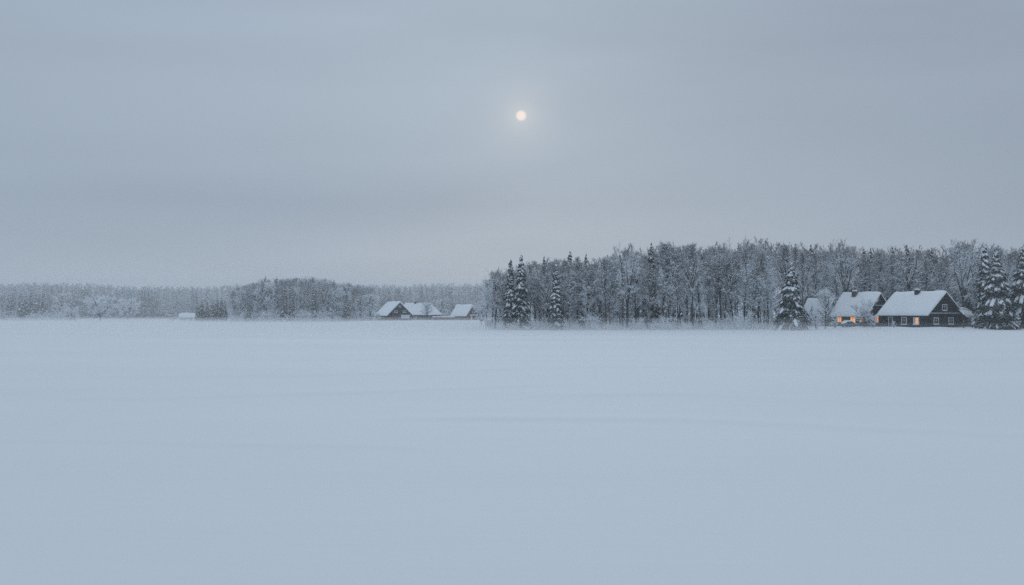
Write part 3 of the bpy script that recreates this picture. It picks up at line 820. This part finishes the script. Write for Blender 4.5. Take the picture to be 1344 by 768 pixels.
# --- far farm
h = house('gabled_house', 509, 421, 450, 68, 12.5, 10.5, 2.3, 7.3, 'brownwood', 'darkwood', 'far house with dark steep gable facing the field, leftmost of the far farm', seed=10, snow_t=.5)
for p, z_ in ((.34, 3.75), (.70, 3.75), (.51, 6.0)):
    f = add_window(h, 'G', p * 10.5, z_, 1.5 if z_ < 5 else 1.0, .9 if z_ < 5 else .8, fw=.1)
g_ = child('garage_door', boxmesh('garage_door', [(.01, .1, .56 * 10.5, .92 * 10.5, .9, 2.05)], M['white']), h)
child('garage_lintel', boxmesh('garage_lintel', [(.005, .5, .54 * 10.5, .94 * 10.5, 2.1, 2.4)], M['snow']), h)
# hipped farmhouse
D = 482; k = D / F
hx0, hx1, rx0, rx1 = ux(521, D), ux(579, D), ux(531, D), ux(563, D)
zb = vz(420.5, D); hh = empty('hipped_farmhouse', (hx0, D, zb), 0, 'long far farmhouse with snow covered hipped roof and tiny chimney', 'house')
Lh = hx1 - hx0; a, b_ = rx0 - hx0, rx1 - hx0; Wh = 9.0; eh, rh = 2.2, 7.2
child('wall', boxmesh('wall', [(.5, Lh - .5, 0, Wh, -.6, eh)], M['greywood']), hh)
def hip(z_, o):
    return [(-o, -.6 - o, eh + z_), (Lh + o, -.6 - o, eh + z_), (Lh + o, Wh + .6 + o, eh + z_), (-o, Wh + .6 + o, eh + z_), (a, Wh / 2, rh + z_), (b_, Wh / 2, rh + z_)]
def hipmesh(name, z0, z1, o, mat):
    V = hip(z0, 0)[:4] + hip(z1, o)
    Fc = [(3, 2, 1, 0), (0, 1, 5, 4), (1, 2, 6, 5), (2, 3, 7, 6), (3, 0, 4, 7), (4, 5, 9, 8), (5, 6, 9), (6, 7, 8, 9), (7, 4, 8)]
    return fanmesh(name, V, Fc, mat)
rf = child('roof', hipmesh('hip_roof', 0.003, .12, 0, M['greywood']), hh)
child('roof_snow', hipmesh('hip_roof_snow', .125, .55, .1, M['snow']), rf)
chimney(hh, a + 4.4, Wh / 2, rh - .4, rh + 1.0, .9, 'sootbrick')
for p in (.2, .42, .83): add_window(hh, 'F', Lh * p, 1.25, 1.2, 1.1)
# red house
h = house('red_house', 612, 420.5, 470, 45, 9.0, 6.7, 2.1, 6.0, 'redwood', 'redwood', 'small far red house with snowy roof at the right end of the far farm', seed=12, snow_t=.5)
child('porch_roof', slope_slab(.05, 1.6, 1.2, 6.2, 2.05, 2.05, .35, 5, M['snow']), h)
child('door', boxmesh('door', [(.005, .08, 2.6, 3.6, 0, 1.95)], M['white']), h)
# low snow-topped wall between them
x0, x1 = ux(568, 462), ux(597, 462); zb = vz(420.5, 462)
fz = empty('wall', (x0, 462, zb), .02, 'low wooden wall capped with snow between hipped farmhouse and red house', 'wall')
child('boards', boxmesh('wall_boards', [(0, x1 - x0, 0, .25, -.5, 1.25)], M['brownwood']), fz)
child('snow_cap', slope_slab(-.15, x1 - x0 + .15, -.35, .6, 1.255, 1.255, .4, 6, M['snow'], .6), fz)
# snowy shed at the left
h = house('shed', 256, 420.6, 560, 12, 7.9, 5.0, 1.5, 3.1, 'paleboard', 'paleboard', 'low snow-covered shed left of the young spruce clump', cat='shed', seed=13, snow_t=.6)
child('door', boxmesh('door', [(-2.6, -1.4, -.06, .02, -.1, 1.4)], M['greywood']), h)

# --- snowed-in car before the farmhouse
cx, cD = ux(1113.5, 240), 240
car = empty('parked_car', (cx, cD, g1(cx, cD) - .12), math.radians(18), 'small parked car buried under snow before the glowing windows', 'car')
def loft(name, secs, mat, sm=True):
    """secs: list of closed rings (equal count)"""
    n = len(secs[0]); V = [p for s in secs for p in s]; Q = []
    for i in range(len(secs) - 1):
        for k in range(n): Q.append((i * n + k, i * n + (k + 1) % n, (i + 1) * n + (k + 1) % n, (i + 1) * n + k))
    Q.append(tuple(range(n))[::-1]); Q.append(tuple((len(secs) - 1) * n + k for k in range(n)))
    return fanmesh(name, V, Q, mat, sm)
def ring(x, w, z0, z1): return [(x, -w, z0), (x, -w * 1.02, (z0 + z1) / 2), (x, -w * .85, z1), (x, w * .85, z1), (x, w * 1.02, (z0 + z1) / 2), (x, w, z0)]
child('body', loft('car_body', [ring(-1.55, .62, .35, .72), ring(-1.4, .76, .25, .85), ring(0, .8, .22, .9), ring(1.3, .76, .25, .82), ring(1.55, .6, .35, .68)], M['carpaint']), car)
child('cabin', loft('car_cabin', [ring(-1.2, .66, .88, .95), ring(-.75, .62, .86, 1.3), ring(.45, .62, .86, 1.32), ring(.95, .66, .85, .92)], M['glass']), car)
child('snow_load', loft('car_snow', [ring(-1.62, .6, .80, .84), ring(-1.3, .8, .9, 1.12), ring(-.75, .74, 1.25, 1.52), ring(.45, .74, 1.27, 1.54), ring(1.05, .8, .92, 1.1), ring(1.6, .64, .74, .86)], M['snow']), car)
for sx in (-.95, .95):
    for sy in (-.78, .66):
        n = 16; V = []
        for yy in (sy, sy + .14):
            for i in range(n): V.append((sx + .29 * math.cos(i * 2 * math.pi / n), yy, .29 + .29 * math.sin(i * 2 * math.pi / n)))
        Q = [(i, (i + 1) % n, n + (i + 1) % n, n + i) for i in range(n)] + [tuple(range(n))[::-1], tuple(range(n, 2 * n))]
        child('wheel', fanmesh('wheel', V, Q, M['rubber']), car)
# post in front of the lean-to
px_, pD = ux(1264.5, 229), 229
post = empty('fence_post', (px_, pD, g1(px_, pD) - .2), .3, 'short wooden post in the snow before the lean-to', 'post')
child('shaft', boxmesh('post_shaft', [(-.09, .09, -.09, .09, 0, 1.5)], M['greywood']), post)
V, T = blobs(np.array([[0, 0, 1.56]]), np.array([.17]), np.random.default_rng(3), .8)
child('snow_cap', mesh_np('post_cap', V, [T], [M['snow']], smooth_=True), post)

# ------------------------------------------------------------------ ground
ys = np.concatenate([np.linspace(-60, 7.5, 18), np.exp(np.linspace(math.log(8), math.log(2200), 560))])
ts = np.linspace(-1, 1, 420)
Wd = np.where(ys < 8, 70, .92 * ys + 63)
X = ts[None, :] * Wd[:, None]; Y = np.repeat(ys[:, None], len(ts), 1)
Z = gz(X, Y)
V = np.stack([X, Y, Z], -1).reshape(-1, 3)
nx = len(ts); I = np.arange(len(ys) - 1)[:, None] * nx + np.arange(nx - 1)[None, :]
Q = np.stack([I, I + 1, I + nx + 1, I + nx], -1).reshape(-1, 4)
g = bpy.data.objects.new('snow_field', mesh_np('snow_field', V, [Q], [M['field']], smooth_=True)); COL.objects.link(g)
tag(g, 'wide flat snow covered field with faint drifts', kind='structure')

# ------------------------------------------------------------------ air
def vol_box(name, b, color, dens, label, aniso=0.0):
    me = boxmesh(name, [b], M['snow']); me.materials.clear()
    m = bpy.data.materials.new(name); m.use_nodes = True; nt = m.node_tree; nt.nodes.clear()
    out = nt.nodes.new('ShaderNodeOutputMaterial'); v = nt.nodes.new('ShaderNodeVolumePrincipled')
    v.inputs['Color'].default_value = (*color, 1); v.inputs['Density'].default_value = dens; v.inputs['Anisotropy'].default_value = aniso
    nt.links.new(v.outputs[0], out.inputs['Volume']); me.materials.append(m)
    o = bpy.data.objects.new(name, me); COL.objects.link(o); return tag(o, label, 'haze', kind='stuff')
vol_box('haze', (-2120, 2120, -75, 2230, -1.6, 27.5), (.93, .95, .97), .00036, 'cold pale haze over the whole field')
vol_box('mist_bank', (-1400, 1400, 440, 1900, -1.5, 26.6), (.94, .955, .98), .0013, 'pale snow haze thickening beyond the right-hand wood')
MT = ('mist lying on the snow at the foot of the', 'low layer of mist along the', 'thin layer of mist along the', 'faint upper layer of mist along the')
for k, (top, dn) in enumerate(((.5, .0065), (1.1, .0045), (1.8, .003), (2.6, .0018))):
    vol_box('ground_mist', (-400 + 5 * k, 62 - 1.5 * k, 150 + 6 * k, 335 - 5 * k, -1.3 + .05 * k, top), (.95, .96, .98), dn, MT[k] + ' right-hand wood')
for k, (top, dn) in enumerate(((.45, .005), (1.0, .003), (1.7, .0018))):
    vol_box('ground_mist', (-890 + 5 * k, 300 - 5 * k, 345 + 6 * k, 890 - 5 * k, -1.25 + .05 * k, top), (.95, .96, .98), dn, MT[k] + ' far woods and farm')
vol_box('ground_mist', (-120, 500, 205, 340, -1.4, 1.5), (.95, .96, .98), .0022, 'very thin drifting snow haze low over the near farm')

# ------------------------------------------------------------------ light
EL = math.atan((HOR - 151) / F); AZ = math.atan((684 - 672) / F)
world = bpy.data.worlds.new('World'); scene.world = world; world.use_nodes = True
nt = world.node_tree; nt.nodes.clear(); Lk = nt.links.new
out = N(nt, 'ShaderNodeOutputWorld'); bg = N(nt, 'ShaderNodeBackground')
tc = N(nt, 'ShaderNodeTexCoord'); sep = N(nt, 'ShaderNodeSeparateXYZ'); Lk(tc.outputs['Generated'], sep.inputs[0])
sky = N(nt, 'ShaderNodeTexSky', sky_type='NISHITA'); sky.sun_disc = False; sky.sun_elevation = EL; sky.sun_rotation = AZ
def lin(c):
    return tuple((x / 255 / 12.92) if x / 255 <= .04045 else ((x / 255 + .055) / 1.055) ** 2.4 for x in c)
def mathn0(op, a, b, c_):
    n = N(nt, 'ShaderNodeMath', operation=op); Lk(a, n.inputs[0]); n.inputs[1].default_value = b; n.inputs[2].default_value = c_; return n.outputs[0]
# overcast layer: colour by elevation
r = ramp(nt, sep.outputs['Z'], [(0, lin((163, 176, 190))), (.05, lin((160, 174, 189))), (.10, lin((154, 168, 183))), (.15, lin((157, 171, 186))),
                               (.20, lin((163, 177, 192))), (.28, lin((160, 174, 190))), (.55, lin((180, 195, 211))), (1, lin((197, 211, 226)))])
mp = N(nt, 'ShaderNodeMapping'); mp.inputs['Scale'].default_value = (1.1, 1.1, 5.5); mp.inputs['Location'].default_value = (3.1, 1.7, .4)
Lk(tc.outputs['Generated'], mp.inputs[0])
nz = N(nt, 'ShaderNodeTexNoise'); nz.inputs['Scale'].default_value = 1.5; nz.inputs['Detail'].default_value = 3; nz.inputs['Roughness'].default_value = .45
nz.inputs['Distortion'].default_value = .4
Lk(mp.outputs[0], nz.inputs['Vector'])
rc = ramp(nt, nz.outputs['Fac'], [(.3, (.90, .90, .905)), (.7, (1.09, 1.09, 1.085))])
mul = N(nt, 'ShaderNodeMix', data_type='RGBA', blend_type='MULTIPLY'); mul.inputs['Factor'].default_value = 1
Lk(r.outputs[0], mul.inputs['A']); Lk(rc.outputs[0], mul.inputs['B'])
rx = ramp(nt, mathn0('MULTIPLY_ADD', sep.outputs['X'], 1.0, .5), [(.05, (.97, .98, .99)), (.3, (.99, 1, 1.01)), (.52, (1.03, 1.03, 1.02)), (.72, (.95, .945, .945)), (.95, (.885, .88, .89))])
mul2 = N(nt, 'ShaderNodeMix', data_type='RGBA', blend_type='MULTIPLY'); mul2.inputs['Factor'].default_value = 1
Lk(mul.outputs['Result'], mul2.inputs['A']); Lk(rx.outputs[0], mul2.inputs['B']); mul = mul2
def bank(prev, cx_, cz_, rx_, rz_, col):
    a = mathn0('MULTIPLY_ADD', sep.outputs['X'], 1 / rx_, -cx_ / rx_); b_ = mathn0('MULTIPLY_ADD', sep.outputs['Z'], 1 / rz_, -cz_ / rz_)
    wob = mathn0('MULTIPLY_ADD', nz.outputs['Fac'], 2.4, -1.2)
    def bi(op, p, q):
        n = N(nt, 'ShaderNodeMath', operation=op); Lk(p, n.inputs[0]); Lk(q, n.inputs[1]); return n.outputs[0]
    b_ = bi('ADD', b_, wob)
    e = N(nt, 'ShaderNodeMath', operation='EXPONENT'); m_ = mathn0('MULTIPLY_ADD', bi('ADD', bi('MULTIPLY', a, a), bi('MULTIPLY', b_, b_)), -1.0, 0.0); Lk(m_, e.inputs[0])
    mx_ = N(nt, 'ShaderNodeMix', data_type='RGBA', blend_type='MULTIPLY'); Lk(e.outputs[0], mx_.inputs['Factor']); Lk(prev, mx_.inputs['A']); mx_.inputs['B'].default_value = (*col, 1)
    return mx_.outputs['Result']
cl = bank(mul.outputs['Result'], -.20, .108, .26, .030, (.91, .92, .945))
cl = bank(cl, .28, .10, .18, .045, (1.07, 1.06, 1.05))
cl = bank(cl, .34, .22, .16, .07, (.94, .94, .95))
# physical sky glimmering through the cloud (strength .1)
sm_ = N(nt, 'ShaderNodeMix', data_type='RGBA', blend_type='MULTIPLY'); sm_.inputs['Factor'].default_value = 1
Lk(sky.outputs[0], sm_.inputs['A']); sm_.inputs['B'].default_value = (.1, .1, .1, 1)
mix = N(nt, 'ShaderNodeMix', data_type='RGBA'); mix.inputs['Factor'].default_value = .99
Lk(sm_.outputs['Result'], mix.inputs['A']); Lk(cl, mix.inputs['B'])
# sun behind the cloud: angle from its direction
S = (math.sin(AZ) * math.cos(EL), math.cos(AZ) * math.cos(EL), math.sin(EL))
sub = N(nt, 'ShaderNodeVectorMath', operation='SUBTRACT'); nrm = N(nt, 'ShaderNodeVectorMath', operation='NORMALIZE')
Lk(tc.outputs['Generated'], nrm.inputs[0]); Lk(nrm.outputs[0], sub.inputs[0]); sub.inputs[1].default_value = S
ln = N(nt, 'ShaderNodeVectorMath', operation='LENGTH'); Lk(sub.outputs[0], ln.inputs[0])
def mathn(op, a, b=None):
    n = N(nt, 'ShaderNodeMath', operation=op)
    for i, s in enumerate((a, b)):
        if s is None: continue
        if isinstance(s, (int, float)): n.inputs[i].default_value = s
        else: Lk(s, n.inputs[i])
    return n.outputs[0]
def halo(width, p=1.0):
    t = mathn('DIVIDE', ln.outputs['Value'], width)
    if p != 1: t = mathn('POWER', t, p)
    return mathn('EXPONENT', mathn('MULTIPLY', t, -1.0))
def addcol(prev, fac, col):
    s = N(nt, 'ShaderNodeVectorMath', operation='SCALE'); s.inputs[0].default_value = col; Lk(fac, s.inputs['Scale'])
    a = N(nt, 'ShaderNodeVectorMath', operation='ADD'); Lk(prev, a.inputs[0]); Lk(s.outputs[0], a.inputs[1]); return a.outputs[0]
c = addcol(mix.outputs['Result'], halo(.0150, 1.1), (.165, .12, .07))
c = addcol(c, halo(.15, 1.5), (.018, .024, .026))
disc = N(nt, 'ShaderNodeMapRange', interpolation_type='SMOOTHSTEP'); disc.inputs['From Min'].default_value = .0057; disc.inputs['From Max'].default_value = .0030
Lk(ln.outputs['Value'], disc.inputs['Value'])
c = addcol(c, disc.outputs[0], (.36, .22, .12))
Lk(c, bg.inputs['Color']); bg.inputs['Strength'].default_value = 1.0
Lk(bg.outputs[0], out.inputs['Surface'])

sun = bpy.data.lights.new('sun', 'SUN'); sun.energy = .5; sun.angle = math.radians(25); sun.color = (1, .97, .92)
so = bpy.data.objects.new('sun', sun); COL.objects.link(so); so.rotation_euler = (-(math.pi / 2 - EL), 0, -AZ)

# ------------------------------------------------------------------ camera, output
cam = bpy.data.cameras.new('camera'); cam.lens = 36 * F / 1344; cam.clip_end = 8000; cam.clip_start = .1
co = bpy.data.objects.new('camera', cam); COL.objects.link(co); co.location = (0, 0, CAMH)
co.rotation_euler = (math.pi / 2 + math.atan((HOR - 384) / F), 0, 0)
scene.camera = co
vs = scene.view_settings; vs.view_transform = 'Standard'; vs.look = 'None'; vs.gamma = 1; vs.exposure = 0; vs.use_curve_mapping = False
scene.render.engine = 'CYCLES'
cy = scene.cycles
cy.max_bounces = 9; cy.diffuse_bounces = 7; cy.glossy_bounces = 2; cy.volume_bounces = 1; cy.transparent_max_bounces = 8
cy.use_denoising = False; cy.denoiser = 'OPENIMAGEDENOISE'; cy.denoising_input_passes = 'RGB_ALBEDO_NORMAL'; cy.denoising_prefilter = 'ACCURATE'
